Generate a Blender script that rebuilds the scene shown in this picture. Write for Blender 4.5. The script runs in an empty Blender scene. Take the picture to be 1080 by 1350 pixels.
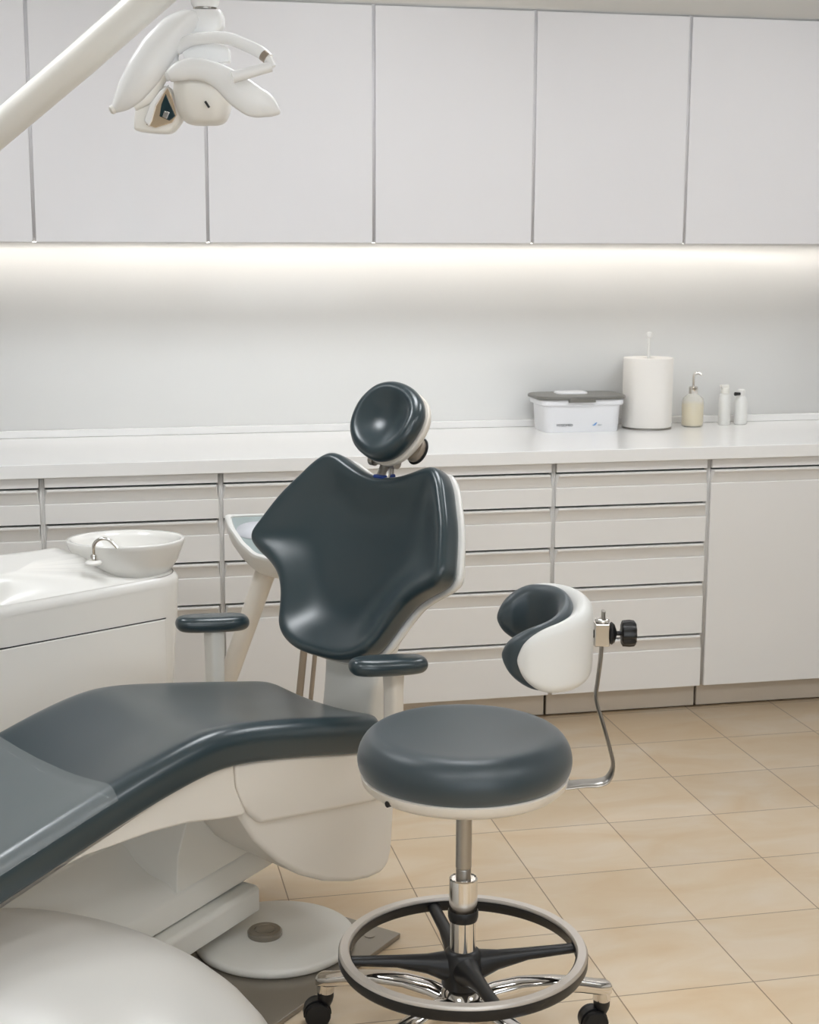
import bpy, bmesh, math
from math import sin, cos, pi, radians as R, atan2, sqrt
from mathutils import Vector, Matrix

scene = bpy.context.scene
COL = scene.collection

# ------------------------------------------------------------------ materials
def s2l(c):
    return tuple(((x / 12.92) if x <= 0.04045 else ((x + 0.055) / 1.055) ** 2.4) for x in c)

def rgb(r, g, b):
    return s2l((r / 255, g / 255, b / 255)) + (1.0,)

def mat(name, col, rough=0.4, metal=0.0, noise=0.0, nscale=8.0, bump=0.0, bscale=200.0,
        coat=0.0, trans=0.0, ior=1.45, emit=None, estr=0.0, alpha=1.0, sheen=0.0, spec=0.5, sss=0.0):
    m = bpy.data.materials.new(name); m.use_nodes = True
    nt = m.node_tree; b = nt.nodes['Principled BSDF']
    b.inputs['Base Color'].default_value = col
    b.inputs['Roughness'].default_value = rough
    b.inputs['Metallic'].default_value = metal
    b.inputs['Coat Weight'].default_value = coat
    b.inputs['Coat Roughness'].default_value = 0.08
    b.inputs['Transmission Weight'].default_value = trans
    b.inputs['IOR'].default_value = ior
    b.inputs['Alpha'].default_value = alpha
    b.inputs['Sheen Weight'].default_value = sheen
    b.inputs['Specular IOR Level'].default_value = spec
    if emit:
        b.inputs['Emission Color'].default_value = emit
        b.inputs['Emission Strength'].default_value = estr
    tc = nt.nodes.new('ShaderNodeTexCoord')
    n = nt.nodes.new('ShaderNodeTexNoise'); n.inputs['Scale'].default_value = nscale
    n.inputs['Detail'].default_value = 4
    nt.links.new(tc.outputs['Object'], n.inputs['Vector'])
    mr = nt.nodes.new('ShaderNodeMapRange')
    mr.inputs['To Min'].default_value = 1 - noise; mr.inputs['To Max'].default_value = 1 + noise
    nt.links.new(n.outputs['Fac'], mr.inputs['Value'])
    hs = nt.nodes.new('ShaderNodeHueSaturation')
    hs.inputs['Color'].default_value = col
    nt.links.new(mr.outputs['Result'], hs.inputs['Value'])
    nt.links.new(hs.outputs['Color'], b.inputs['Base Color'])
    if bump:
        n2 = nt.nodes.new('ShaderNodeTexNoise'); n2.inputs['Scale'].default_value = bscale
        nt.links.new(tc.outputs['Object'], n2.inputs['Vector'])
        bp = nt.nodes.new('ShaderNodeBump'); bp.inputs['Strength'].default_value = bump
        bp.inputs['Distance'].default_value = 0.001
        nt.links.new(n2.outputs['Fac'], bp.inputs['Height'])
        nt.links.new(bp.outputs['Normal'], b.inputs['Normal'])
    return m

M = {}
M['door'] = mat('cabinet_white_satin', rgb(226, 224, 225), 0.38, noise=0.01)
M['drawer'] = mat('drawer_white_lacquer', rgb(230, 228, 225), 0.34, noise=0.01)
M['carcass'] = mat('carcass_grey', rgb(205, 202, 198), 0.5)
M['gap_shade'] = mat('drawer_gap_painted_shade', rgb(70, 80, 76), 0.6)  # dark colour painted in for the shade inside the front gaps
M['plinth'] = mat('brushed_plinth', rgb(214, 203, 188), 0.42, noise=0.03, nscale=3)
M['quartz'] = mat('white_quartz', rgb(240, 239, 237), 0.16, noise=0.01, nscale=60)
M['splash'] = mat('splashback_white', rgb(240, 240, 238), 0.22)
M['wall'] = mat('painted_wall', rgb(236, 233, 228), 0.8, bump=0.1, bscale=300)
M['ceil'] = mat('ceiling_paint', rgb(232, 230, 226), 0.85)
M['leather'] = mat('teal_grey_upholstery', rgb(38, 55, 61), 0.28, noise=0.03, nscale=5, spec=0.95, sheen=0.05)
M['leather_soft'] = mat('teal_grey_vinyl', rgb(34, 51, 58), 0.42, noise=0.03, nscale=5, spec=1.0, sheen=0.25)
M['plastic'] = mat('gloss_white_plastic', rgb(236, 234, 229), 0.22, noise=0.008, coat=0.2)
M['plastic_warm'] = mat('ivory_plastic', rgb(232, 225, 214), 0.30, noise=0.008)
M['plastic_grey'] = mat('grey_white_plastic', rgb(233, 231, 224), 0.32, noise=0.01)
M['plastic_pure'] = mat('bright_white_plastic', rgb(231, 230, 226), 0.28)
M['cover'] = mat('base_cover_plastic', rgb(208, 205, 199), 0.3)
M['lamp_white'] = mat('lamp_white_plastic', rgb(250, 250, 249), 0.25)
M['lamp_ivory'] = mat('lamp_arm_enamel', rgb(247, 244, 237), 0.3)
M['ceramic'] = mat('white_ceramic', rgb(234, 232, 227), 0.12, coat=0.3)
M['chrome'] = mat('chrome', rgb(225, 222, 218), 0.08, metal=1)
M['steel'] = mat('brushed_steel', rgb(172, 168, 162), 0.32, metal=1)
M['steel_plate'] = mat('floor_plate_steel', rgb(150, 143, 132), 0.28, metal=0.6, noise=0.04)
M['ring'] = mat('satin_aluminium', rgb(214, 207, 199), 0.38, metal=0.65)
M['black'] = mat('black_plastic', rgb(28, 28, 29), 0.38)
M['rubber'] = mat('black_rubber', rgb(20, 20, 21), 0.5)
M['blue'] = mat('blue_plastic', rgb(30, 60, 130), 0.4)
M['bluegrey'] = mat('logo_blue', rgb(70, 140, 205), 0.5)
M['ink'] = mat('dark_ink', rgb(60, 62, 66), 0.6)
M['greyink'] = mat('grey_ink', rgb(165, 170, 176), 0.6)
M['rod'] = mat('taupe_rod', rgb(160, 148, 134), 0.4, metal=0.3)
M['clear'] = mat('clear_vinyl_cover', rgb(225, 232, 232), 0.07, trans=0.0, alpha=0.10, spec=0.8)
M['frost'] = mat('translucent_white_plastic', rgb(236, 238, 240), 0.2, alpha=1)
M['lid'] = mat('olive_grey_lid', rgb(118, 116, 110), 0.35)
M['tub'] = mat('tub_white', rgb(236, 236, 238), 0.35)
M['paper'] = mat('paper_towel', rgb(240, 236, 230), 0.95, bump=0.4, bscale=160)
M['soap'] = mat('soap_amber', rgb(236, 222, 186), 0.25, alpha=0.95)
M['glassy'] = mat('clear_bottle', rgb(238, 236, 228), 0.08, alpha=0.35, spec=0.8)
M['peach'] = mat('peach_mirror', rgb(236, 212, 180), 0.12, metal=0.7)
M['teal_glass'] = mat('dark_green_glass', rgb(28, 52, 58), 0.06, spec=0.9)
M['screen'] = mat('tray_glass', rgb(190, 203, 203), 0.08, coat=0.4)
M['silicone'] = mat('pale_silicone_mat', rgb(214, 216, 222), 0.5)
M['led'] = mat('led_warm', rgb(255, 240, 215), 0.5, emit=(1.0, 0.945, 0.88, 1), estr=9)
M['panel_light'] = mat('panel_light', rgb(255, 255, 255), 0.5, emit=(0.93, 0.965, 1.0, 1), estr=11.3)

def floor_material():
    m = bpy.data.materials.new('beige_floor_tiles'); m.use_nodes = True
    nt = m.node_tree; L = nt.links.new; b = nt.nodes['Principled BSDF']
    tc = nt.nodes.new('ShaderNodeTexCoord')
    mp = nt.nodes.new('ShaderNodeMapping')
    T = 0.2863
    ox, oy = 1.5525, 4.3112
    mp.inputs['Location'].default_value = (-(ox - 20 * T), -(oy - 40 * T), 0)
    L(tc.outputs['Object'], mp.inputs['Vector'])
    br = nt.nodes.new('ShaderNodeTexBrick')
    br.offset = 0; br.squash = 1
    br.inputs['Scale'].default_value = 1
    br.inputs['Brick Width'].default_value = T
    br.inputs['Row Height'].default_value = T
    br.inputs['Mortar Size'].default_value = 0.0015
    br.inputs['Mortar Smooth'].default_value = 0.2
    br.inputs['Bias'].default_value = 0
    br.inputs['Color1'].default_value = (1, 1, 1, 1); br.inputs['Color2'].default_value = (0.93, 0.93, 0.93, 1)
    br.inputs['Mortar'].default_value = (0.40, 0.34, 0.29, 1)
    L(mp.outputs['Vector'], br.inputs['Vector'])
    n = nt.nodes.new('ShaderNodeTexNoise'); n.inputs['Scale'].default_value = 5; n.inputs['Detail'].default_value = 6
    n.inputs['Roughness'].default_value = 0.55; n.inputs['Distortion'].default_value = 0.8
    st = nt.nodes.new('ShaderNodeMapping'); st.inputs['Scale'].default_value = (0.7, 1.5, 1); st.inputs['Rotation'].default_value = (0, 0, R(14))
    L(tc.outputs['Object'], st.inputs['Vector']); L(st.outputs['Vector'], n.inputs['Vector'])
    cr = nt.nodes.new('ShaderNodeValToRGB')
    e = cr.color_ramp.elements
    e[0].position = 0.28; e[0].color = rgb(226, 199, 162)
    e[1].position = 0.72; e[1].color = rgb(238, 221, 198)
    e2 = cr.color_ramp.elements.new(0.5); e2.color = rgb(232, 210, 179)
    L(n.outputs['Fac'], cr.inputs['Fac'])
    mx = nt.nodes.new('ShaderNodeMix'); mx.data_type = 'RGBA'; mx.blend_type = 'MULTIPLY'
    mx.inputs['Factor'].default_value = 1
    L(cr.outputs['Color'], mx.inputs[6]); L(br.outputs['Color'], mx.inputs[7])
    L(mx.outputs[2], b.inputs['Base Color'])
    b.inputs['Roughness'].default_value = 0.42
    bp = nt.nodes.new('ShaderNodeBump'); bp.inputs['Strength'].default_value = 0.4; bp.inputs['Distance'].default_value = 0.001
    inv = nt.nodes.new('ShaderNodeMath'); inv.operation = 'SUBTRACT'; inv.inputs[0].default_value = 1
    L(br.outputs['Fac'], inv.inputs[1]); L(inv.outputs[0], bp.inputs['Height'])
    L(bp.outputs['Normal'], b.inputs['Normal'])
    return m
M['floor'] = floor_material()

# ------------------------------------------------------------------ mesh helpers
class MB:
    def __init__(self):
        self.v = []; self.f = []
    def add(self, vs, fs):
        o = len(self.v); self.v += [Vector(p) for p in vs]; self.f += [[i + o for i in f] for f in fs]
        return self
    def box(self, x0, x1, y0, y1, z0, z1):
        vs = [(x, y, z) for z in (z0, z1) for y in (y0, y1) for x in (x0, x1)]
        return self.add(vs, [(0, 2, 3, 1), (4, 5, 7, 6), (0, 1, 5, 4), (2, 6, 7, 3), (0, 4, 6, 2), (1, 3, 7, 5)])
    def loft(self, rings, cap0=True, cap1=True, closed=True):
        n = len(rings[0]); vs = [p for r in rings for p in r]; fs = []
        for i in range(len(rings) - 1):
            for j in range(n if closed else n - 1):
                a = i * n + j; b = i * n + (j + 1) % n
                fs.append((a, b, b + n, a + n))
        if cap0: fs.append(tuple(range(n))[::-1])
        if cap1: fs.append(tuple(range((len(rings) - 1) * n, len(rings) * n)))
        return self.add(vs, fs)
    def loft_pole(self, rings, p0=None, p1=None):
        """closed rings with a pole vertex at either end"""
        n = len(rings[0]); vs = [p for r in rings for p in r]; fs = []
        for i in range(len(rings) - 1):
            for j in range(n):
                a = i * n + j; b = i * n + (j + 1) % n
                fs.append((a, b, b + n, a + n))
        if p0 is not None:
            vs.append(p0); k = len(vs) - 1
            fs += [((j + 1) % n, j, k) for j in range(n)]
        if p1 is not None:
            vs.append(p1); k = len(vs) - 1; o = (len(rings) - 1) * n
            fs += [(o + j, o + (j + 1) % n, k) for j in range(n)]
        return self.add(vs, fs)
    def prism(self, poly, a0, a1, axis='y'):
        """poly: 2-D outline; extruded from a0 to a1 along axis"""
        def P(u, w, a):
            return {'y': (u, a, w), 'x': (a, u, w), 'z': (u, w, a)}[axis]
        return self.loft([[P(u, w, a0) for u, w in poly], [P(u, w, a1) for u, w in poly]])
    def lathe(self, prof, c=(0, 0, 0), n=48, axis='z', cap0=True, cap1=True):
        rings = []
        for r, h in prof:
            ring = []
            for k in range(n):
                t = 2 * pi * k / n
                a, b = r * cos(t), r * sin(t)
                p = {'z': (a, b, h), 'x': (h, a, b), 'y': (b, h, a)}[axis]
                ring.append((p[0] + c[0], p[1] + c[1], p[2] + c[2]))
            rings.append(ring)
        return self.loft(rings, cap0, cap1)
    def tube(self, pts, rad, n=16, flat=None, up=None):
        """tube along pts; rad number or list; flat=(a,b) scales the section"""
        pts = [Vector(p) for p in pts]; rings = []
        prev = None
        for i, p in enumerate(pts):
            if i == 0: t = pts[1] - pts[0]
            elif i == len(pts) - 1: t = pts[-1] - pts[-2]
            else: t = (pts[i + 1] - pts[i]).normalized() + (pts[i] - pts[i - 1]).normalized()
            t.normalize()
            if prev is None:
                u0 = Vector(up) if up else (Vector((0, 0, 1)) if abs(t.z) < 0.9 else Vector((1, 0, 0)))
                a = t.cross(u0).normalized()
            else:
                a = (prev - t * prev.dot(t)).normalized()
            prev = a
            b = t.cross(a).normalized()
            r = rad[i] if isinstance(rad, (list, tuple)) else rad
            fa, fb = flat if flat else (1, 1)
            rings.append([p + a * (r * fa * cos(2 * pi * k / n)) + b * (r * fb * sin(2 * pi * k / n)) for k in range(n)])
        return self.loft(rings)

def obj(name, mb, m, parent=None, smooth=40, bevel=0.0, seg=3, sub=0, loc=None):
    me = bpy.data.meshes.new(name)
    me.from_pydata([tuple(p) for p in mb.v], [], [tuple(f) for f in mb.f]); me.update()
    bm = bmesh.new(); bm.from_mesh(me)
    bmesh.ops.recalc_face_normals(bm, faces=bm.faces)
    bm.to_mesh(me); bm.free()
    me.materials.append(M[m] if isinstance(m, str) else m)
    o = bpy.data.objects.new(name, me); COL.objects.link(o)
    me.shade_smooth()
    if smooth is not None and smooth < 180:
        me.set_sharp_from_angle(angle=R(smooth))
    if bevel:
        b = o.modifiers.new('bevel', 'BEVEL'); b.width = bevel; b.segments = seg; b.limit_method = 'ANGLE'; b.angle_limit = R(30)
        b.harden_normals = True
    if sub:
        s = o.modifiers.new('subsurf', 'SUBSURF'); s.levels = sub; s.render_levels = sub
    if parent: o.parent = parent
    if loc: o.location = loc
    return o

def thing(name, label, cat, loc=(0, 0, 0), rotz=0, group=None):
    o = bpy.data.objects.new(name, None); COL.objects.link(o)
    o.empty_display_size = 0.05
    o.location = loc; o.rotation_euler = (0, 0, rotz); tag(o, label, cat, group); return o
def tag(o, label, cat, group=None):
    o['label'] = label; o['category'] = cat
    if group: o['group'] = group
    return o
def struct(name, mb, m, **k):
    o = obj(name, mb, m, **k); o['kind'] = 'structure'; return o

def catmull(pts, n, closed=True):
    """smooth curve through 2-D/3-D points, resampled to n by arc length"""
    P = [Vector(p) for p in pts]; N = len(P); out = []
    segs = N if closed else N - 1
    for i in range(segs):
        if closed: p0, p1, p2, p3 = P[(i - 1) % N], P[i], P[(i + 1) % N], P[(i + 2) % N]
        else: p0, p1, p2, p3 = P[max(i - 1, 0)], P[i], P[i + 1], P[min(i + 2, N - 1)]
        for k in range(16):
            t = k / 16
            out.append(0.5 * ((2 * p1) + (p2 - p0) * t + (2 * p0 - 5 * p1 + 4 * p2 - p3) * t * t + (3 * p1 - p0 - 3 * p2 + p3) * t ** 3))
    if closed: out.append(out[0].copy())
    else: out.append(P[-1].copy())
    d = [0]
    for i in range(1, len(out)): d.append(d[-1] + (out[i] - out[i - 1]).length)
    res = []; m = n if closed else n - 1
    j = 0
    for k in range(n):
        s = d[-1] * k / m
        while j < len(d) - 2 and d[j + 1] < s: j += 1
        t = (s - d[j]) / max(d[j + 1] - d[j], 1e-9)
        res.append(out[j].lerp(out[j + 1], t))
    return res

def lerp_tab(tab, x):
    if x <= tab[0][0]: return tab[0][1]
    for i in range(len(tab) - 1):
        x0, y0 = tab[i]; x1, y1 = tab[i + 1]
        if x <= x1:
            t = (x - x0) / (x1 - x0); return y0 + (y1 - y0) * t
    return tab[-1][1]

# room frame: camera at the origin on plan; L = camera's right, G = camera's forward, on plan
YAW = 0.2125
Lv = Vector((cos(YAW), -sin(YAW), 0)); Gv = Vector((sin(YAW), cos(YAW), 0))
def lg(a, d, z=0.0): return Lv * a + Gv * d + Vector((0, 0, z))

# ------------------------------------------------------------------ the room
D = 4.2907          # plane of the drawer fronts
BW = D + 0.6066     # back wall
XL, XR = -1.9, 3.6
YF = -1.8
CZ = 2.5
UZ0, UZ1 = 1.4535, 2.149
UY = D + 0.2665     # face of the wall cabinets
ZB, ZC = 0.8034, 0.8424

struct('floor', MB().box(XL, XR, YF, BW, -0.05, 0), 'floor', smooth=None)
struct('ceiling', MB().box(XL, XR, YF, BW, CZ, CZ + 0.05), 'ceil', smooth=None)
struct('wall_back', MB().box(XL, XR, BW, BW + 0.1, 0, CZ), 'splash', smooth=None)
struct('wall_left', MB().box(XL - 0.1, XL, YF, BW, 0, CZ), 'wall', smooth=None)
struct('wall_right', MB().box(XR, XR + 0.1, YF, BW, 0, CZ), 'wall', smooth=None)
# wall behind the photographer, with a wide unseen window added to let soft light in
WX0, WX1, WZ0, WZ1 = -1.3, 2.2, 0.95, 2.25
wf = MB()
wf.box(XL, XR, YF - 0.1, YF, 0, WZ0); wf.box(XL, XR, YF - 0.1, YF, WZ1, CZ)
wf.box(XL, WX0, YF - 0.1, YF, WZ0, WZ1); wf.box(WX1, XR, YF - 0.1, YF, WZ0, WZ1)
struct('wall_front', wf, 'wall', smooth=None)
wn = MB()
for x in (WX0, (WX0 + WX1) / 2, WX1):
    wn.box(x - 0.03, x + 0.03, YF - 0.08, YF - 0.03, WZ0, WZ1)
for z in (WZ0 + 0.03, WZ1 - 0.03):
    wn.box(WX0, WX1, YF - 0.08, YF - 0.03, z - 0.03, z + 0.03)
struct('added_window_1', wn, 'plastic_pure', smooth=None)
# bulkhead above the wall cabinets, flush with their doors
struct('wall_bulkhead', MB().box(XL, XR, UY + 0.004, BW, UZ1 + 0.004, CZ), 'ceil', smooth=None)

# ------------------------------------------------------------------ wall cabinets
X0 = 0.371
MOD = 0.5
order = ['leftmost', 'second from the left', 'third from the left', 'fourth from the left', 'fifth from the left', 'sixth from the left', 'rightmost']
def wall_cabinet():
    t = thing('wall_cabinet', '', 'cabinet', (0, 0, 0))
    b = MB(); b.box(0.004, MOD - 0.004, 0.022, BW - UY - 0.0, 0.004, UZ1 - UZ0)
    b.box(0, 0.0045, 0.007, 0.03, 0.012, UZ1 - UZ0); b.box(MOD - 0.0045, MOD, 0.007, 0.03, 0.012, UZ1 - UZ0)
    obj('body', b, 'door', t, smooth=None)
    d = MB(); d.box(0.0045, MOD - 0.0045, 0, 0.02, 0, UZ1 - UZ0 - 0.004)
    obj('door', d, 'door', t, bevel=0.002, seg=2)
    return t
def dup(o, parent=None):
    c = o.copy(); COL.objects.link(c)
    if parent: c.parent = parent
    for ch in list(o.children): dup(ch, c)
    return c
n_up = 8
wc = wall_cabinet()
up_lab = ['white wall cabinet beyond the far left end, left of the operating light arm',
          'white handleless wall cabinet at the left, behind the operating light arm',
          'white handleless wall cabinet directly right of the operating light, above the basin side',
          'middle white handleless wall cabinet, above the dental chair backrest and stool',
          'white handleless wall cabinet above the towel roll and wipes tub',
          'white handleless wall cabinet above the small white pump bottles at the right',
          'white wall cabinet beyond the right end of the worktop items', 'white wall cabinet at the far right corner of the room']
for i in range(n_up):
    o = wc if i == 0 else dup(wc)
    o.location = (X0 - 2 * MOD + MOD * i, UY, UZ0)
    o['label'] = up_lab[i]; o['group'] = 'white wall cabinets above the worktop'

# led strip under the wall cabinets
led = thing('led_strip_light', 'warm LED strip light glowing beneath the row of white wall cabinets', 'light', (0, 0, 0))
b = MB(); b.box(X0 - 2 * MOD + 0.02, X0 + 6 * MOD - 0.02, BW - 0.075, BW - 0.045, UZ0 + 0.0015, UZ0 + 0.0045)
obj('aluminium_profile', b, 'ring', led, smooth=None)
b = MB(); b.box(X0 - 2 * MOD + 0.03, X0 + 6 * MOD - 0.03, BW - 0.071, BW - 0.049, UZ0 + 0.0005, UZ0 + 0.0015)
obj('diffuser', b, 'led', led, smooth=None)

# ------------------------------------------------------------------ base cabinets
def front_panel(z0, z1):
    """slab drawer front with the channel at its top left free for the handle"""
    g = 0.0065
    b = MB(); b.prism([(0, z0), (0, z1 - 0.0425), (0.004, z1 - 0.0405), (0.019, z1 - 0.0405), (0.019, z0)], g, MOD - g, 'x')
    return b
def handle_mesh(z1):
    """continuous lip rail along the top edge: leans out at the top, ends cut on a slant"""
    g = 0.0065
    prof = [(0.002, -0.0405), (-0.004, -0.010), (-0.007, -0.006), (-0.007, 0.0), (0.019, 0.0), (0.019, -0.0405)]
    ins = [0.0, 0.006, 0.007, 0.007, 0.0, 0.0]
    b = MB()
    b.loft([[(g + ins[k], y, z1 + z) for k, (y, z) in enumerate(prof)],
            [(MOD - g - ins[k], y, z1 + z) for k, (y, z) in enumerate(prof)]])
    return b
GZ = [0.769, 0.665, 0.539, 0.412, 0.246]
def base_cabinet(kind):
    t = thing('base_cabinet', '', 'cabinet')
    b = MB(); b.box(0.0, MOD, 0.022, 0.58, 0.082, ZB)
    b.box(0, 0.007, 0.009, 0.03, 0.082, ZB); b.box(MOD - 0.007, MOD, 0.009, 0.03, 0.082, ZB)
    obj('body', b, 'carcass', t, smooth=None)
    b = MB(); b.box(0.008, MOD - 0.008, 0.0, 0.021, GZ[0] + 0.006, ZB - 0.001)
    obj('top_rail', b, 'drawer', t, bevel=0.0012, seg=2)
    b = MB(); b.box(0.004, MOD - 0.004, 0.05, 0.066, 0.002, 0.080)
    obj('plinth', b, 'plinth', t, bevel=0.001, seg=1)
    b = MB()
    zs = {'five': GZ, 'four': GZ[:4], 'door': GZ[:1]}[kind]
    for z in zs: b.box(0.010, MOD - 0.010, 0.0205, 0.0222, z - 0.004, z + 0.010)  # thin dark strips stand in for shade in the slits above the fronts
    obj('painted_gap_shade', b, 'gap_shade', t, smooth=None)
    for i, z in enumerate(zs):
        bot = zs[i + 1] + 0.006 if i + 1 < len(zs) else 0.081
        isdoor = (kind == 'door') or (kind == 'four' and i == 3)
        f = obj('door' if kind == 'door' else 'drawer', front_panel(bot, z), 'drawer', t, smooth=None, bevel=0.0012, seg=2)
        obj('handle', handle_mesh(z), 'drawer', f, smooth=None, bevel=0.0012, seg=2)
    return t
p5 = base_cabinet('five'); p4 = base_cabinet('four'); pd = base_cabinet('door')
used = set()
lab = {-2: 'white drawer cabinet in the far left corner of the room', 5: 'white base cabinet with a tall door, second door cabinet from the five-drawer cabinet', 6: 'white base cabinet with a tall door in the far right corner', -1: 'white drawer cabinet at the far left edge, left of the spittoon bowl', 0: 'white drawer cabinet behind the spittoon bowl and its faucet',
       1: 'white drawer cabinet behind the left part of the dental chair backrest and its instrument tray',
       2: 'white five-drawer cabinet just right of the dental chair backrest', 3: 'white five-drawer cabinet behind the stool backrest and its black knob',
       4: 'white base cabinet with one tall door right of the five-drawer cabinet'}
for i in range(-2, 7):
    src = p4 if i < 2 else (p5 if i < 4 else pd)
    i0 = i
    o = src if src.name not in used else dup(src)
    used.add(src.name)
    o.location = (X0 + MOD * (i - 0), D, 0)
    o['label'] = lab[i]
    o['group'] = 'white base cabinets under the worktop'
# shift: module index i starts at X0 + (i-1)*MOD
for o in list(COL.objects):
    if o.name.startswith('base_cabinet') and o.parent is None:
        o.location.x -= MOD

wt = thing('worktop', 'long glossy white worktop running over the drawer cabinets', 'worktop', (0, D, 0))
x0w, x1w = X0 - 3 * MOD, X0 + 6 * MOD
b = MB(); b.box(x0w, x1w, -0.012, BW - D, ZB, ZC)
obj('slab', b, 'quartz', wt, bevel=0.002, seg=2)
b = MB(); b.box(x0w, x1w, BW - D - 0.014, BW - D, ZC + 0.0003, ZC + 0.024)
obj('upstand', b, 'quartz', wt, bevel=0.002, seg=2)

# ------------------------------------------------------------------ things on the worktop
def rrect(w, d, r, n=6):
    out = []
    for cx, cy, a0 in ((w / 2 - r, d / 2 - r, 0), (-w / 2 + r, d / 2 - r, 90), (-w / 2 + r, -d / 2 + r, 180), (w / 2 - r, -d / 2 + r, 270)):
        for k in range(n + 1):
            a = R(a0 + 90 * k / n); out.append((cx + r * cos(a), cy + r * sin(a)))
    return out

def text_mesh(s, size, name, m, parent, loc, rot, spacing=1.0, depth=0.0003):
    c = bpy.data.curves.new(name, 'FONT'); c.body = s; c.size = size; c.extrude = depth; c.space_character = spacing
    c.align_x = 'LEFT'
    to = bpy.data.objects.new(name, c); COL.objects.link(to)
    bpy.context.view_layer.update()
    me = bpy.data.meshes.new_from_object(to.evaluated_get(bpy.context.evaluated_depsgraph_get()))
    bpy.data.objects.remove(to)
    me.materials.clear(); me.materials.append(M[m])
    o = bpy.data.objects.new(name, me); COL.objects.link(o); o.parent = parent
    o.location = loc; o.rotation_euler = rot
    return o

tb = thing('wipes_tub', 'white plastic wipes tub with an olive grey lid, left of the towel roll', 'tub', (1.598, 4.775, ZC), R(0))
b = MB()
rings = []
for z, s in ((0.0, 0.925), (0.004, 0.94), (0.095, 0.985), (0.100, 1.0), (0.106, 1.0)):
    rings.append([(x * s, y * s, z) for x, y in rrect(0.272, 0.158, 0.03)])
b.loft(rings)
obj('container', b, 'tub', tb, smooth=35)
b = MB()
rings = []
for z, s in ((0.088, 1.0), (0.091, 1.03), (0.105, 1.035), (0.107, 1.02)):
    rings.append([(x * s, y * s, z) for x, y in rrect(0.278, 0.162, 0.03)])
b.loft(rings); obj('rim', b, 'tub', tb, smooth=35)
b = MB()
rings = []
for z, s in ((0.108, 1.03), (0.110, 1.055), (0.116, 1.055), (0.1195, 1.03), (0.120, 0.98)):
    rings.append([(x * s, y * s, z) for x, y in rrect(0.292, 0.172, 0.045)])
b.loft(rings)
b.box(-0.055, 0.035, -0.094, -0.080, 0.100, 0.112)
lid = obj('lid', b, 'lid', tb, smooth=35)
b = MB(); rings = []
for z, s in ((0.120, 1.0), (0.124, 0.98), (0.1255, 0.9)):
    rings.append([(x * s - 0.012, y * s + 0.028, z) for x, y in rrect(0.105, 0.075, 0.02)])
b.loft(rings); o = obj('flap', b, 'tub', lid, smooth=35); o['label'] = 'white flap'
text_mesh('HYGOMED', 0.0112, 'lettering', 'ink', tb, (-0.092, -0.0766, 0.021), (R(92.5), 0, 0), 1.02)
text_mesh('dürr', 0.008, 'small_lettering', 'greyink', tb, (0.050, -0.0766, 0.021), (R(92.5), 0, 0), 1.0)
b = MB(); b.add([(-0.012, 0, -0.002), (-0.003, 0, 0.001), (0.004, 0, 0.010), (-0.001, 0, 0.009), (-0.007, 0, 0.004)], [(0, 1, 2, 3, 4)])
b.add([(-0.0095, 0, 0.003), (-0.014, 0, 0.002), (-0.011, 0, 0.0005)], [(0, 1, 2)])
obj('blue_mark', b, 'bluegrey', tb, smooth=None, loc=(0.044, -0.0772, 0.022))

pt = thing('paper_towel_holder', 'slim metal towel roll stand whose pin sticks up through the paper roll', 'towel holder', (1.848, 4.775, ZC))
b = MB(); b.lathe([(0.080, 0), (0.083, 0.001), (0.083, 0.004), (0.078, 0.006)], n=48)
obj('base', b, 'steel', pt)
b = MB(); b.lathe([(0.005, 0.008), (0.005, 0.300), (0.009, 0.304), (0.011, 0.312), (0.008, 0.320), (0.002, 0.323)], n=20)
obj('pin', b, 'plastic_pure', pt)
pr = MB()
n = 64
ro = [(0.083 + 0.0006 * sin(9 * t) + 0.0008 * sin(5 * t + 1)) for t in [2 * pi * k / n for k in range(n)]]
def ringr(f, z): return [(ro[k] * f * cos(2 * pi * k / n), ro[k] * f * sin(2 * pi * k / n), z) for k in range(n)]
def ringc(r, z): return [(r * cos(2 * pi * k / n), r * sin(2 * pi * k / n), z) for k in range(n)]
prr = [ringc(0.020, 0.0), ringr(0.98, 0.0), ringr(1, 0.003), ringr(1, 0.225), ringr(0.985, 0.230), ringr(0.9, 0.2305), ringc(0.021, 0.229), ringc(0.020, 0.0)]
pr.loft(prr, False, False)
roll = obj('paper_towel_roll', pr, 'paper', smooth=50); roll.location = (1.848, 4.775, ZC + 0.0065)
tag(roll, 'large white paper towel roll standing between the wipes tub and soap bottle', 'paper towel')

sp = thing('soap_dispenser', 'pump bottle of pale amber liquid soap right of the towel roll', 'soap dispenser', (2.017, 4.788, ZC))
b = MB(); b.lathe([(0.033, 0), (0.037, 0.004), (0.038, 0.080), (0.034, 0.096), (0.018, 0.110), (0.012, 0.114), (0.012, 0.120)], n=40)
obj('bottle', b, 'glassy', sp)
b = MB(); b.lathe([(0.031, 0.003), (0.0352, 0.006), (0.0362, 0.076), (0.0355, 0.078)], n=40)
o = obj('soap', b, 'soap', sp)
b = MB(); b.lathe([(0.015, 0.112), (0.0155, 0.114), (0.0155, 0.134), (0.012, 0.137), (0.006, 0.138)], n=24)
obj('collar', b, 'chrome', sp)
b = MB(); b.tube([(0, 0, 0.137), (0, 0, 0.172), (0.004, -0.002, 0.180), (0.014, -0.006, 0.182), (0.024, -0.010, 0.176)], [0.0045, 0.0045, 0.006, 0.0055, 0.004], n=12)
obj('pump', b, 'chrome', sp)

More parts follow.
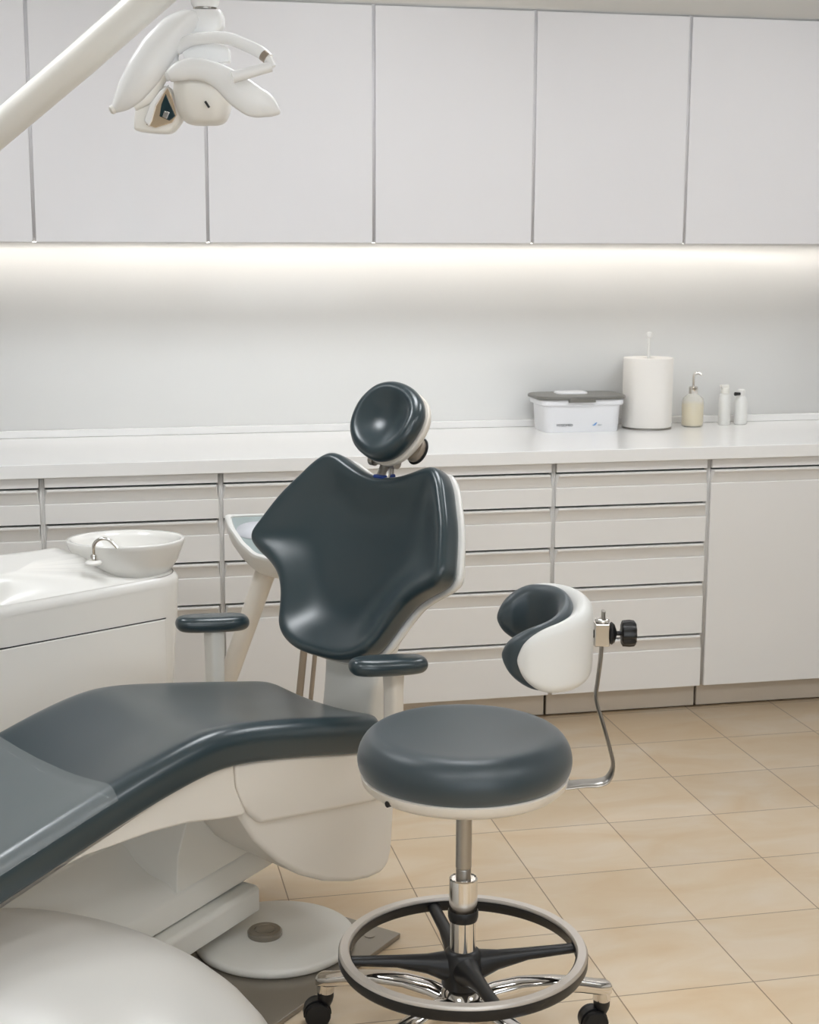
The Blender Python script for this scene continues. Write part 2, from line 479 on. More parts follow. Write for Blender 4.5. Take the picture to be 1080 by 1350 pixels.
tu = thing('pump_bottle', 'slim white pump bottle right of the amber soap dispenser', 'bottle', (2.142, 4.808, ZC))
b = MB(); b.lathe([(0.018, 0), (0.0205, 0.003), (0.0205, 0.095), (0.018, 0.104), (0.012, 0.108), (0.012, 0.112)], n=32)
obj('bottle', b, 'plastic_pure', tu)
b = MB(); b.lathe([(0.014, 0.108), (0.0145, 0.110), (0.0145, 0.126), (0.012, 0.128)], n=24); b.box(-0.018, 0.012, -0.007, 0.007, 0.128, 0.138)
obj('pump', b, 'plastic_grey', tu, bevel=0.002)
t2 = thing('spray_bottle', 'small white bottle with a short black nozzle at the right end of the worktop', 'bottle', (2.205, 4.815, ZC))
b = MB(); b.lathe([(0.019, 0), (0.022, 0.003), (0.022, 0.080), (0.014, 0.096), (0.011, 0.100)], n=32)
obj('bottle', b, 'plastic_pure', t2)
b = MB(); b.lathe([(0.0125, 0.098), (0.013, 0.100), (0.013, 0.116), (0.010, 0.120)], n=24)
obj('cap', b, 'plastic_pure', t2)
b = MB(); b.tube([(-0.010, -0.010, 0.106), (-0.030, -0.016, 0.106)], [0.005, 0.0065], n=12)
obj('nozzle', b, 'black', t2)

# ------------------------------------------------------------------ the stool
SC = Vector((0.6313, 2.4603, 0))
st = thing('saddle_stool', 'round teal grey dental stool with chrome foot ring, castors and curved arm support', 'stool', SC, -YAW)
# local x = camera right, y = away
b = MB()
prof = [(0.172, 0.531), (0.180, 0.534), (0.1875, 0.545), (0.190, 0.558), (0.1885, 0.574), (0.183, 0.588), (0.173, 0.601), (0.160, 0.6085), (0.148, 0.610),
        (0.12, 0.607), (0.08, 0.6045), (0.04, 0.603), (0.012, 0.6025)]
b.lathe(prof, n=96)
obj('seat', b, 'leather_soft', st, smooth=180, sub=1)
b = MB(); b.lathe([(0.150, 0.508), (0.172, 0.512), (0.181, 0.520), (0.184, 0.534), (0.180, 0.536), (0.10, 0.536)], n=72)
sp_ = obj('seat_pan', b, 'plastic_warm', st, smooth=50)
b = MB(); b.lathe([(0.0055, 0), (0.0055, 0.006), (0.003, 0.007)], n=16, axis='y', c=(0, 0, 0))
o = obj('screw', b, 'black', sp_); o.location = (-0.135, -0.124, 0.520); o.rotation_euler = (0, 0, R(132) + pi)
b = MB(); b.lathe([(0.048, 0.480), (0.055, 0.484), (0.06, 0.508), (0.06, 0.512)], n=32); obj('mounting_hub', b, 'black', st)
b = MB(); b.lathe([(0.0135, 0.31), (0.0135, 0.352), (0.0125, 0.354), (0.0142, 0.356), (0.0142, 0.485)], n=32)
obj('gas_column', b, 'steel', st)
b = MB(); b.lathe([(0.0235, 0.160), (0.0235, 0.268)], n=40)
b.lathe([(0.0255, 0.272), (0.0255, 0.334), (0.0235, 0.336), (0.0215, 0.334)], n=40)
obj('column_sleeve', b, 'chrome', st)
b = MB(); b.lathe([(0.0255, 0.256), (0.0272, 0.262), (0.0275, 0.273), (0.0255, 0.276)], n=40)
obj('collar', b, 'black', st)
b = MB(); b.lathe([(0.0215, 0.325), (0.0215, 0.3335), (0.013, 0.333)], n=40); obj('sleeve_bushing', b, 'black', st)
# foot ring: flat polished top, dark inner face
RR = 0.224
b = MB()
prof = [(RR - 0.017, 0.181), (RR - 0.020, 0.200), (RR - 0.017, 0.2045), (RR - 0.003, 0.2045), (RR, 0.200), (RR - 0.001, 0.190)]
b.lathe(prof + [prof[0]], n=128, cap0=False, cap1=False)
fr = obj('foot_ring', b, 'ring', st, smooth=50)
b = MB()
prof = [(RR - 0.0155, 0.181), (RR - 0.0010, 0.190), (RR + 0.0006, 0.1985), (RR + 0.0006, 0.183), (RR - 0.003, 0.177), (RR - 0.014, 0.176), (RR - 0.0195, 0.180), (RR - 0.0215, 0.199), (RR - 0.0185, 0.1825)]
b.lathe(prof + [prof[0]], n=128, cap0=False, cap1=False)
obj('ring_trim', b, 'black', fr, smooth=50)
for a in (8, 104, 187, 285):
    t = R(a); b = MB(); rings = []
    for r, hw, z, hh in ((0.010, 0.026, 0.168, 0.030), (0.035, 0.026, 0.168, 0.026), (0.065, 0.017, 0.174, 0.018), (0.12, 0.0125, 0.182, 0.011), (RR - 0.012, 0.012, 0.188, 0.008)):
        c = Vector((cos(t) * r, sin(t) * r, z)); s = Vector((-sin(t), cos(t), 0))
        rings.append([c + s * (hw * cos(q)) + Vector((0, 0, hh * sin(q))) for q in [2 * pi * k / 16 for k in range(16)]])
    b.loft(rings); obj('ring_spoke', b, 'black', fr, smooth=60)
b = MB(); b.lathe([(0.03, 0.128), (0.038, 0.132), (0.038, 0.178), (0.032, 0.194), (0.0255, 0.200)], n=36); obj('ring_hub', b, 'black', fr, smooth=60)
# five-star base
b = MB(); b.lathe([(0.030, 0.064), (0.046, 0.070), (0.048, 0.104), (0.034, 0.122), (0.024, 0.130), (0.02, 0.133)], n=40)
obj('base_hub', b, 'chrome', st, smooth=60)
def star_leg(a):
    t = R(a); e = Vector((cos(t), sin(t), 0)); s = Vector((-sin(t), cos(t), 0)); rings = []
    for r, hw, z, hh in ((0.03, 0.022, 0.094, 0.020), (0.06, 0.021, 0.104, 0.019), (0.11, 0.0195, 0.112, 0.0155), (0.17, 0.018, 0.110, 0.0135), (0.225, 0.0175, 0.101, 0.0125), (0.262, 0.018, 0.0915, 0.012), (0.281, 0.017, 0.0885, 0.0125), (0.287, 0.013, 0.0875, 0.010)):
        c = e * r + Vector((0, 0, z))
        ring = []
        for k in range(20):
            q = 2 * pi * k / 20; cx, cz = cos(q), sin(q)
            sx = abs(cx) ** 0.6 * (1 if cx > 0 else -1); sz = abs(cz) ** 0.6 * (1 if cz > 0 else -1)
            ring.append(c + s * (hw * sx) + Vector((0, 0, hh * sz)))
        rings.append(ring)
    b = MB(); b.loft(rings)
    tip = e * 0.272
    b.lathe([(0.0155, 0.064), (0.0165, 0.066), (0.0165, 0.088)], c=(tip.x, tip.y, 0), n=20)
    return b
def castor(a, rot):
    c = bpy.data.objects
    t = R(a); tip = Vector((cos(t) * 0.272, sin(t) * 0.272, 0)); q = R(rot)
    f = Vector((cos(q), sin(q), 0)); s = Vector((-sin(q), cos(q), 0))
    b = MB()
    cen = tip + f * 0.016 + Vector((0, 0, 0.0245))
    b.lathe([(0.006, 0.030), (0.0135, 0.046), (0.0155, 0.054), (0.0155, 0.064), (0.006, 0.068)], c=tuple(tip), n=20)
    # hood over the wheels
    prof = [(-0.026 + 0.0, 0.010)]
    pts = []
    for k in range(13):
        an = R(-15 + 200 * k / 12); pts.append((0.0265 * cos(an), 0.0265 * sin(an)))
    pts += [(-0.014, -0.004), (0.014, -0.004)]
    r0 = [cen + f * x + Vector((0, 0, z)) - s * 0.0075 for x, z in pts]; r1 = [cen + f * x + Vector((0, 0, z)) + s * 0.0075 for x, z in pts]
    b.loft([r0, r1])
    ob = obj('castor', b, 'black', st, smooth=40)
    for sgn in (-1, 1):
        w = MB(); rings = []
        for rr, ww in ((0.018, 0.008), (0.0235, 0.009), (0.0245, 0.011), (0.0245, 0.018), (0.0225, 0.021), (0.012, 0.022), (0.004, 0.0225)):
            rings.append([cen + s * (sgn * ww) + f * (rr * cos(2 * pi * k / 32)) + Vector((0, 0, rr * sin(2 * pi * k / 32))) for k in range(32)])
        w.loft(rings); obj('wheel', w, 'rubber', ob, smooth=40)
for k, rot in zip(range(5), (205, 188, 300, 160, 192)):
    a = 90 + 72 * k - 3
    obj('base_leg', star_leg(a), 'chrome', st, smooth=45)
    castor(a, rot)
# curved arm / torso support
b = MB()
path = [(0.160, -0.02, 0.514), (0.205, -0.005, 0.5135), (0.238, 0.0, 0.514), (0.254, 0, 0.522), (0.262, 0, 0.545), (0.256, 0, 0.575), (0.243, 0, 0.620), (0.229, 0, 0.667), (0.231, 0, 0.70), (0.235, 0, 0.74), (0.237, 0, 0.78), (0.238, 0, 0.826)]
pp = catmull(path, 60, closed=False)
rad = []
for p in pp:
    rad.append(0.0105 if p.z < 0.530 else 0.0105 - 0.0047 * min(1, (p.z - 0.530) / 0.04))
b.tube(pp, [0.0115 + 0.0065 * max(0.0, min(1.0, (0.545 - p.z) / 0.03)) for p in pp], n=16, flat=(0.30, 1.0), up=(0, 1, 0))
sup = obj('support_rod', b, 'steel', st, smooth=60)
b = MB(); b.box(0.222, 0.249, -0.014, 0.014, 0.765, 0.806); b.lathe([(0.013, 0.806), (0.013, 0.812), (0.006, 0.814)], c=(0.236, 0, 0), n=20)
b.lathe([(0.009, 0.205), (0.009, 0.222)], axis='x', c=(0, 0, 0.785), n=20)
obj('clamp', b, 'chrome', sup, bevel=0.003)
b = MB(); b.lathe([(0.018, 0.250), (0.020, 0.253), (0.016, 0.258), (0.004, 0.262), (0.004, 0.272)], axis='x', c=(0, 0, 0.786), n=24)
for k in range(1):
    rings = []
    for x, r in ((0.270, 0.018), (0.272, 0.0215), (0.284, 0.0225), (0.292, 0.0215), (0.295, 0.018)):
        rings.append([(x, (r + 0.0012 * cos(10 * 2 * pi * j / 80)) * cos(2 * pi * j / 80), 0.786 + (r + 0.0012 * cos(10 * 2 * pi * j / 80)) * sin(2 * pi * j / 80)) for j in range(80)])
    b.loft(rings)
obj('clamp_knob', b, 'black', sup, smooth=40)
# the C-shaped pad: shell outside, cushion inside
CX, CY, CZs = 0.107, 0.0, 0.783
def cshape(r_in, r_out, top, bot, rnd, n=56, m=24, a_max=118, ro_end=None, ri_end=None):
    ri0, ro0 = r_in, r_out
    ro_end = ro_end or r_out; ri_end = ri_end or r_in
    rings = []
    for i in range(n + 1):
        t = -1 + 2 * i / n
        a = R(a_max) * t
        e = 1 - abs(t)
        tt = min(1.0, abs(a) / R(85)) ** 2; r_in = ri0 + (ri_end - ri0) * tt; r_out = ro0 + (ro_end - ro0) * tt
        # the ends of the C are rounded in height and pinched in thickness
        arc = e * R(a_max) * (r_in + r_out) / 2
        hfac = sqrt(max(0.0, 1 - (1 - min(arc / rnd, 1)) ** 2)); hfac = max(hfac, 0.04)
        wv = (abs(a) / R(95)) ** 1.5
        zt, zb = top - 0.018 * wv, bot + 0.020 * wv
        zc_ = (zt + zb) / 2 + 0.017 * sin(a); hh = (zt - zb) / 2 * hfac
        rm = (r_in + r_out) / 2; hw = (r_out - r_in) / 2 * (0.35 + 0.65 * min(1, arc / 0.02))
        e_ = Vector((cos(a), sin(a) * 0.98, 0)); ring = []
        for k in range(m):
            q = 2 * pi * k / m; cx, cz = cos(q), sin(q)
            sx = abs(cx) ** 0.75 * (1 if cx > 0 else -1); sz = abs(cz) ** 0.35 * (1 if cz > 0 else -1)
            # rectangle-like section with soft edges
            ex = max(0.0, 1 - max(0, (abs(sz) * hh - (hh - 0.016)) / 0.016) ** 2 * 0.5) if hh > 0.016 else 1
            p = e_ * (rm + hw * sx * ex) + Vector((CX, CY, zc_ + hh * sz))
            # stretch rearwards so the closed side is a flatter, deeper back
            ring.append(p)
        rings.append(ring)
    b = MB(); b.loft(rings); return b
obj('support_shell', cshape(0.074, 0.114, 0.850, 0.709, 0.060, a_max=104, ro_end=0.112, ri_end=0.090), 'plastic_pure', sup, smooth=60, sub=1)
obj('support_cushion', cshape(0.052, 0.080, 0.852, 0.708, 0.066, a_max=124, ro_end=0.102, ri_end=0.066), 'leather_soft', sup, smooth=60, sub=1)

# ------------------------------------------------------------------ the dental chair
CH = Vector((0.4583, 3.0725, 0)); CA = R(-147.175)
ch = thing('dental_chair', 'teal grey upholstered dental chair with winged backrest, round headrest and white shell', 'dental chair', CH, CA)
# local x = towards the feet, y = side nearest the stool

def zseat(x):
    return lerp_s([(-0.05, 0.490), (0.0, 0.497), (0.115, 0.519), (0.235, 0.542), (0.349, 0.559), (0.422, 0.561), (0.527, 0.542), (0.627, 0.516), (0.738, 0.484), (0.9, 0.436), (1.15, 0.36), (1.3, 0.315)], x)
def lerp_s(tab, x):
    # smooth (hermite) interpolation
    n = len(tab)
    if x <= tab[0][0]: return tab[0][1]
    if x >= tab[-1][0]: return tab[-1][1]
    for i in range(n - 1):
        if x <= tab[i + 1][0]:
            x0, y0 = tab[i]; x1, y1 = tab[i + 1]
            m0 = (tab[i + 1][1] - tab[max(i - 1, 0)][1]) / (tab[i + 1][0] - tab[max(i - 1, 0)][0])
            j = min(i + 2, n - 1); m1 = (tab[j][1] - y0) / (tab[j][0] - x0)
            h = x1 - x0; t = (x - x0) / h
            return (2 * t ** 3 - 3 * t * t + 1) * y0 + (t ** 3 - 2 * t * t + t) * h * m0 + (-2 * t ** 3 + 3 * t * t) * y1 + (t ** 3 - t * t) * h * m1

def seat_section(x, scale=1.0, hw=0.205, off=0.0, th=0.072, ztop=None):
    """closed ring of one cross-section of the cushion"""
    zt = zseat(x) if ztop is None else ztop
    S = [(0, -0.012), (0.25, -0.0115), (0.5, -0.008), (0.72, -0.003), (0.82, -0.0008), (0.88, -0.0015), (0.925, -0.0055), (0.963, -0.0135), (0.99, -0.023), (1.0, -0.036), (0.995, -0.055), (0.985, -th), (0.95, -th - 0.004), (0.6, -th - 0.006), (0.3, -th - 0.007), (0, -th - 0.007)]
    mid = zt - 0.04
    right = [(x, hw * u * scale, mid + (zt + w + off - mid) * scale) for u, w in S]
    fl = min(1, max(0, (x - 0.25) / 0.25)); fl = 1 + 0.17 * fl * fl * (3 - 2 * fl)
    left = [(x, -p[1] * fl, p[2]) for p in right[1:-1]][::-1]
    return right + left
rings = []
for x, sc in ((-0.022, 0.80), (-0.018, 0.90), (-0.008, 0.965), (0.005, 0.99)):
    rings.append(seat_section(x, sc))
xs = [0.02 + 0.03 * k for k in range(0, 41)]
for x in xs: rings.append(seat_section(x))
for x, sc in ((1.235, 0.985), (1.248, 0.95), (1.257, 0.86)): rings.append(seat_section(x, sc))
b = MB(); b.loft(rings)
obj('seat_cushion', b, 'leather', ch, smooth=180, sub=1)
# clear cover over the foot end
rings = []
for x in [0.640 + 0.03 * k for k in range(0, 20)]:
    full = seat_section(x, 1.0, hw=0.2065, off=0.0022)
    half = full[:9]
    left = [(p[0], -p[1] * 1.17, p[2]) for p in half[1:]][::-1]
    rings.append(left + half)
b = MB(); b.loft(rings, False, False, closed=False)
o = obj('foot_cover', b, 'clear', ch, smooth=60); o['label'] = 'clear glossy plastic foot cover'
sm = o.modifiers.new('thick', 'SOLIDIFY'); sm.thickness = 0.0012; sm.offset = 1

# outer shells under the cushion
def side_prism(poly, hw, name, m, bev=0.012, parent=ch, smooth=40):
    b = MB(); b.prism(poly, -hw, hw, 'y')
    return obj(name, b, m, parent, smooth=smooth, bevel=bev, seg=4)
up = [(x, zseat(x) - 0.073) for x in (-0.05, 0.0, 0.1, 0.2, 0.3, 0.369)]
side_prism(up + [(0.366, 0.44), (0.352, 0.402), (0.336, 0.378), (0.31, 0.352), (0.2, 0.338), (0.03, 0.318), (-0.04, 0.312), (-0.068, 0.33), (-0.07, 0.38)], 0.192, 'seat_shell', 'plastic_warm', 0.010)
side_prism([(0.3575, 0.395), (0.352, 0.374), (0.315, 0.314), (0.257, 0.253), (0.195, 0.206), (0.132, 0.174), (0.059, 0.151), (0.01, 0.144), (-0.025, 0.146), (-0.046, 0.160), (-0.056, 0.19), (-0.060, 0.24), (-0.066, 0.33), (-0.06, 0.40), (0.1, 0.43), (0.3, 0.45)], 0.180, 'hinge_cover', 'plastic_warm', 0.022)
lo = [(x, zseat(x) - 0.073) for x in (0.371, 0.42, 0.48, 0.55, 0.62, 0.70, 0.78, 0.86, 0.95, 1.05, 1.15)]
side_prism(lo + [(1.14, 0.27), (1.0, 0.31), (0.9, 0.345), (0.8, 0.385), (0.70, 0.402), (0.56, 0.4055), (0.482, 0.401), (0.40, 0.386), (0.352, 0.380), (0.342, 0.386), (0.352, 0.405), (0.367, 0.44)], 0.190, 'leg_shell', 'plastic_warm', 0.008)

# backrest --------------------------------------------------------------
half = [(0.0, 0.402), (0.05, 0.408), (0.095, 0.422), (0.135, 0.436), (0.168, 0.436), (0.198, 0.412), (0.225, 0.375), (0.262, 0.318), (0.292, 0.250), (0.302, 0.222), (0.296, 0.200), (0.272, 0.183), (0.235, 0.165), (0.203, 0.142), (0.180, 0.110), (0.164, 0.075), (0.146, 0.036), (0.115, 0.010), (0.065, -0.006)]
outline = half + [(0.0, -0.009)] + [(-u, v) for u, v in half[1:]][::-1]
LEAN = R(24)
upv = Vector((-sin(LEAN), 0, cos(LEAN))); nv = Vector((cos(LEAN), 0, sin(LEAN))); uvv = Vector((0, 1, 0))
BP = Vector((-0.02, 0, 0.59))
def bent(u, v, w, k=0.5, P0=BP, a=upv, nn=nv):
    return P0 + uvv * u + a * v + nn * (w + k * u * u)
def inset_ring(out, d):
    n = len(out); res = []
    for i in range(n):
        t = (out[(i + 1) % n] - out[i - 1]).normalized()
        nrm = Vector((-t.y, t.x))   # inward for clockwise/ccw handled by sign
        res.append(out[i] + nrm * d)
    return res
def cushion(outline, n, T, rim, dish, mapf, cen, sub_t=(0.12, 0.28, 0.46, 0.64, 0.82), back_in=0.01, dishpow=1.0, reach=0.10):
    out = [Vector((p[0], p[1])) for p in catmull([(a, b_, 0) for a, b_ in outline], n)]
    area = sum(out[i].x * out[(i + 1) % n].y - out[(i + 1) % n].x * out[i].y for i in range(n))
    sg = 1 if area > 0 else -1
    rings = []
    # back edge to front
    for d, w in ((back_in + 0.02, -T), (back_in, -T), (0.003, -T + 0.008), (0.0, -T * 0.6)):
        rings.append([mapf(p.x, p.y, w) for p in inset_ring(out, sg * d)])
    for k in range(0, 7):
        a = pi / 2 * k / 6
        d = rim * (1 - cos(a)); w = -rim + rim * sin(a)
        rings.append([mapf(p.x, p.y, w) for p in inset_ring(out, sg * d)])
    inner = inset_ring(out, sg * rim * 1.0)
    def dfun(p):
        # soft distance to the rim -> smooth 0..1
        s_ = 0.0; k_ = 3.0
        for q in inner: s_ += 1.0 / max((p - q).length, 1e-4) ** (k_ + 1)
        dd = (s_ / n * 6) ** (-1.0 / (k_ + 1))
        x = min(1.0, max(0.0, (dd - 0.004) / reach)); return x * x * (3 - 2 * x)
    for t in sub_t:
        ring = []
        for i in range(n):
            p = Vector((inner[i].x + (cen[0] - inner[i].x) * t, inner[i].y + (cen[1] - inner[i].y) * t))
            ring.append(mapf(p.x, p.y, -dish * dfun(p)))
        rings.append(ring)
    b = MB(); b.loft_pole(rings, None, mapf(cen[0], cen[1], -dish * dfun(Vector(cen))))
    b.f.append(list(range(n))[::-1])
    return b
def bent2(u, v, w):
    s_ = max(0.0, 0.17 - v)
    return bent(u, v, w + 0.75 * s_ * s_)
b = cushion(outline, 144, 0.060, 0.017, 0.030, bent2, (0, 0.20), sub_t=(0.04, 0.09, 0.15, 0.22, 0.30, 0.39, 0.49, 0.60, 0.72, 0.85), reach=0.115)
obj('backrest_cushion', b, 'leather', ch, smooth=180, sub=1)
# white shell behind it
def plate_between(outline, n, w0, w1, d0, d1, mapf):
    out = [Vector((p[0], p[1])) for p in catmull([(a, b_, 0) for a, b_ in outline], n)]
    area = sum(out[i].x * out[(i + 1) % n].y - out[(i + 1) % n].x * out[i].y for i in range(n)); sg = 1 if area > 0 else -1
    rings = []
    ws = [w0 + (w1 - w0) * q for q in (0, 0.12, 0.5, 0.85, 1.0)]; ds = [d0 + 0.004, d0, d0 + (d1 - d0) * 0.15, d0 + (d1 - d0) * 0.5, d1]
    for w, d in zip(ws, ds): rings.append([mapf(p.x, p.y, w) for p in inset_ring(out, sg * d)])
    b = MB(); n_ = n
    cen = (0, 0.2)
    inner = inset_ring(out, sg * d1)
    for t in (0.3, 0.6): rings.append([mapf(inner[i].x + (cen[0] - inner[i].x) * t, inner[i].y + (cen[1] - inner[i].y) * t, w1 - 0.006 * t) for i in range(n)])
    b.loft_pole(rings, None, mapf(cen[0], cen[1], w1 - 0.005))
    b.f.append(list(range(n))[::-1])
    return b
b = plate_between(outline, 144, -0.0605, -0.094, 0.000, 0.03, bent2)
obj('backrest_shell', b, 'plastic', ch, smooth=180)
# bracket between backrest and seat
b = MB(); rings = []
for z, yc, hw, xo in ((0.36, 0.03, 0.085, -0.075), (0.44, 0.03, 0.080, -0.080), (0.48, 0.03, 0.077, -0.083), (0.52, 0.03, 0.079, -0.09), (0.56, 0.028, 0.086, -0.10), (0.62, 0.02, 0.10, -0.125), (0.68, 0.01, 0.11, -0.155)):
    rings.append([(xo + x, yc + y, z) for x, y in rrect(0.05, 2 * hw, 0.015, 4)])
b.loft(rings); obj('backrest_bracket', b, 'plastic_grey', ch, smooth=50)

# headrest --------------------------------------------------------------
hl = R(30)
hup = Vector((-sin(hl), 0, cos(hl))); hn = Vector((cos(hl), 0, sin(hl)))
HP = Vector((-0.185, 0.008, 1.077))
tw = R(-20)   # the pad is turned a little in its own plane
def hmap(u, v, w, k=0.9):
    u, v = u * 0.95, v * 0.95
    uu = u * cos(tw) - v * sin(tw); vv = u * sin(tw) + v * cos(tw)
    return HP + uvv * uu + hup * vv + hn * (w + k * u * u)
ho = [(0.0, -0.086), (0.045, -0.080), (0.082, -0.055), (0.101, -0.018), (0.104, 0.022), (0.090, 0.062), (0.060, 0.088), (0.02, 0.100), (-0.02, 0.100), (-0.060, 0.088), (-0.090, 0.062), (-0.104, 0.022), (-0.101, -0.018), (-0.082, -0.055), (-0.045, -0.080)]
b = cushion(ho, 96, 0.042, 0.020, 0.026, hmap, (0, 0.01), sub_t=(0.08, 0.18, 0.30, 0.44, 0.58, 0.72, 0.86), back_in=0.008, reach=0.062)
obj('headrest_cushion', b, 'leather', ch, smooth=180, sub=1)
out = [Vector((p[0], p[1])) for p in catmull([(a, b_, 0) for a, b_ in ho], 96)]
rings = []
for f, w in ((0.96, -0.043), (0.985, -0.046), (0.97, -0.054), (0.90, -0.063), (0.75, -0.070), (0.5, -0.074)):
    rings.append([hmap(p.x * f, p.y * f, w) for p in out])
b = MB(); b.loft_pole(rings, None, hmap(0, 0, -0.075)); b.f.append(list(range(96))[::-1])
obj('headrest_shell', b, 'plastic_warm', ch, smooth=180)
b = MB(); b.tube([(-0.190, 0.0, 0.93), (-0.212, 0.0, 0.975), (-0.232, 0.0, 1.015), (-0.245, 0.004, 1.06)], [0.014, 0.013, 0.013, 0.016], n=16, flat=(1.4, 0.7), up=(1, 0, 0))
hs = obj('headrest_stem', b, 'steel', ch)
b = MB(); b.tube([(-0.205, -0.032, 0.985), (-0.205, 0.032, 0.985)], 0.0085, n=16); b.tube([(-0.205, -0.040, 0.985), (-0.205, -0.028, 0.985)], 0.013, n=16); b.tube([(-0.205, 0.028, 0.985), (-0.205, 0.040, 0.985)], 0.013, n=16)
obj('hinge_pin', b, 'steel', hs)
b = MB(); b.box(-0.225, -0.185, -0.017, 0.017, 0.940, 0.957); o = obj('hinge_block', b, 'blue', hs, bevel=0.004); o['label'] = 'blue hinge block'
b = MB(); rings = []
for f, w in ((0.3, 0.0), (0.9, 0.002), (1.0, 0.008), (0.95, 0.016), (0.7, 0.022)):
    rings.append([Vector((-0.248, 0.045, 1.015)) + uvv * (0.024 * f * cos(2 * pi * k / 32)) + hup * (0.029 * f * sin(2 * pi * k / 32)) - hn * w for k in range(32)])
b.loft(rings); o = obj('release_knob', b, 'rod', hs, smooth=60); o['label'] = 'brown grey round release knob'
b = MB(); b.tube([Vector((-0.248, 0.045, 1.015)) - hn * 0.018 + uvv * (0.024 * cos(2 * pi * k / 32)) + hup * (0.029 * sin(2 * pi * k / 32)) for k in range(33)], 0.003, n=8)
obj('knob_rim', b, 'black', hs)

# armrests --------------------------------------------------------------
def armrest(cx, cy, cz, side, ang=0.0):
    b = MB(); n = 48; rings = []
    A, B_, T = 0.084, 0.036, 0.0185
    for k in range(9):
        a = -pi / 2 + pi * k / 8
        rr = cos(a); z = T * sin(a) + cz
        f = max(rr, 0.02) ** 0.8
        ring = []
        for j in range(n):
            q = 2 * pi * j / n; c_, s_ = cos(q), sin(q)
            x = A * abs(c_) ** 0.75 * (1 if c_ > 0 else -1); y = B_ * abs(s_) ** 0.75 * (1 if s_ > 0 else -1)
            sx = 1 - 0.25 * (1 - f); sy = f
            x *= (A - T * (1 - f) * 1.2) / A; y *= (B_ - T * (1 - f) * 1.2) / B_
            xx = x * cos(ang) - y * sin(ang); yy = x * sin(ang) + y * cos(ang)
            ring.append((cx + xx, cy + yy, z + 0.004 * (x / A)))
        rings.append(ring)
    b.loft(rings)
    p = obj('armrest', b, 'leather', ch, smooth=180, sub=1)
    return p
pl = armrest(0.05, -0.288, 0.617, -1, R(-24))
b = MB(); rings = []
for z, w in ((0.36, 0.052), (0.44, 0.053), (0.55, 0.057), (0.610, 0.060)):
    rings.append([(0.046 + x, -0.288 + y, z) for x, y in rrect(w * 0.62, w * 0.70, 0.010, 4)])
b.loft(rings)
obj('armrest_post', b, 'plastic_grey', pl, smooth=50)
b = MB(); b.box(0.015, 0.075, -0.305, -0.185, 0.40, 0.43); obj('post_bracket', b, 'plastic_grey', pl, bevel=0.006)
pr_ = armrest(0.0, 0.224, 0.613, 1, R(-24))
b = MB(); rings = []
for z, w in ((0.34, 0.050), (0.44, 0.050), (0.55, 0.052), (0.60, 0.056)):
    rings.append([(-0.030 + x, 0.208 + y, z) for x, y in rrect(w * 0.62, w * 0.72, 0.010, 4)])
b.loft(rings)
obj('armrest_post', b, 'plastic_warm', pr_, smooth=50)

# base ------------------------------------------------------------------
BA = R(15.5)
e1 = Vector((cos(BA), sin(BA), 0)); e2 = Vector((-sin(BA), cos(BA), 0))
BO = Vector((0.165, 0.055, 0))
def bp(a, c, z): return BO + e1 * a + e2 * c + Vector((0, 0, z))
def bprism_x(sec, a0, a1, shrink=0.0):
    """sec = cross-section in (across, z) swept along the base axis"""
    return [[bp(a0, c, z) for c, z in sec], [bp(a1, c, z) for c, z in sec]]
# floor plate
b = MB(); plate = [(-0.168, 0.205), (0.75, 0.175), (0.75, -0.16), (-0.13, -0.16), (-0.185, -0.05)]
b.loft([[bp(a, c, 0.001) for a, c in plate], [bp(a, c, 0.012) for a, c in plate]])
pl_ = obj('floor_plate', b, 'steel_plate', ch, bevel=0.002, seg=2)
b = MB(); b.lathe([(0.0005, 0), (0.011, 0), (0.011, 0.0012), (0.0005, 0.0012)], n=28); o = obj('plate_plug', b, 'steel_plate', pl_); o.location = bp(-0.125, 0.155, 0.0121)
# round turntable
b = MB(); b.lathe([(0.160, 0.012), (0.166, 0.016), (0.168, 0.024), (0.165, 0.030), (0.158, 0.032)], n=72)
o = obj('turntable', b, 'plastic_grey', ch, smooth=50); o.location = BO
b = MB(); b.lathe([(0.034, 0.031), (0.036, 0.034), (0.036, 0.042), (0.033, 0.045), (0.022, 0.0455), (0.021, 0.0435), (0.0205, 0.0455), (0.004, 0.046)], n=40)
o = obj('pivot_cap', b, 'steel_plate', ch, smooth=40); o.location = (0.185, 0.045, 0)
# lower beam
yl = -0.052
sec = [(yl, 0.064), (yl, 0.112), (yl - 0.008, 0.120), (yl - 0.16, 0.120), (yl - 0.168, 0.112), (yl - 0.168, 0.064)]
b = MB(); b.loft(bprism_x(sec, -0.02, 0.52)); obj('lift_beam', b, 'plastic_grey', ch, bevel=0.004)
# upper housing
yu = yl - 0.034
sec = [(yu, 0.124), (yu, 0.150), (yu - 0.010, 0.172), (yu - 0.035, 0.188), (yu - 0.085, 0.200), (yu - 0.12, 0.218), (yu - 0.145, 0.243), (yu - 0.165, 0.252), (yu - 0.19, 0.245), (yu - 0.20, 0.22), (yu - 0.20, 0.124)]
b = MB(); b.loft(bprism_x(sec, -0.27, 0.60)); obj('lift_housing', b, 'plastic_grey', ch, smooth=35, bevel=0.004)
b = MB(); rings = []
for z, a0, a1, c0, c1 in ((0.13, -0.16, 0.20, -0.27, -0.10), (0.25, -0.15, 0.19, -0.27, -0.10), (0.42, -0.13, 0.17, -0.26, -0.06)):
    rings.append([bp(a, c, z) for a, c in ((a0, c0), (a1, c0), (a1, c1), (a0, c1))])
b.loft(rings); obj('lift_column', b, 'plastic_grey', ch, bevel=0.003)
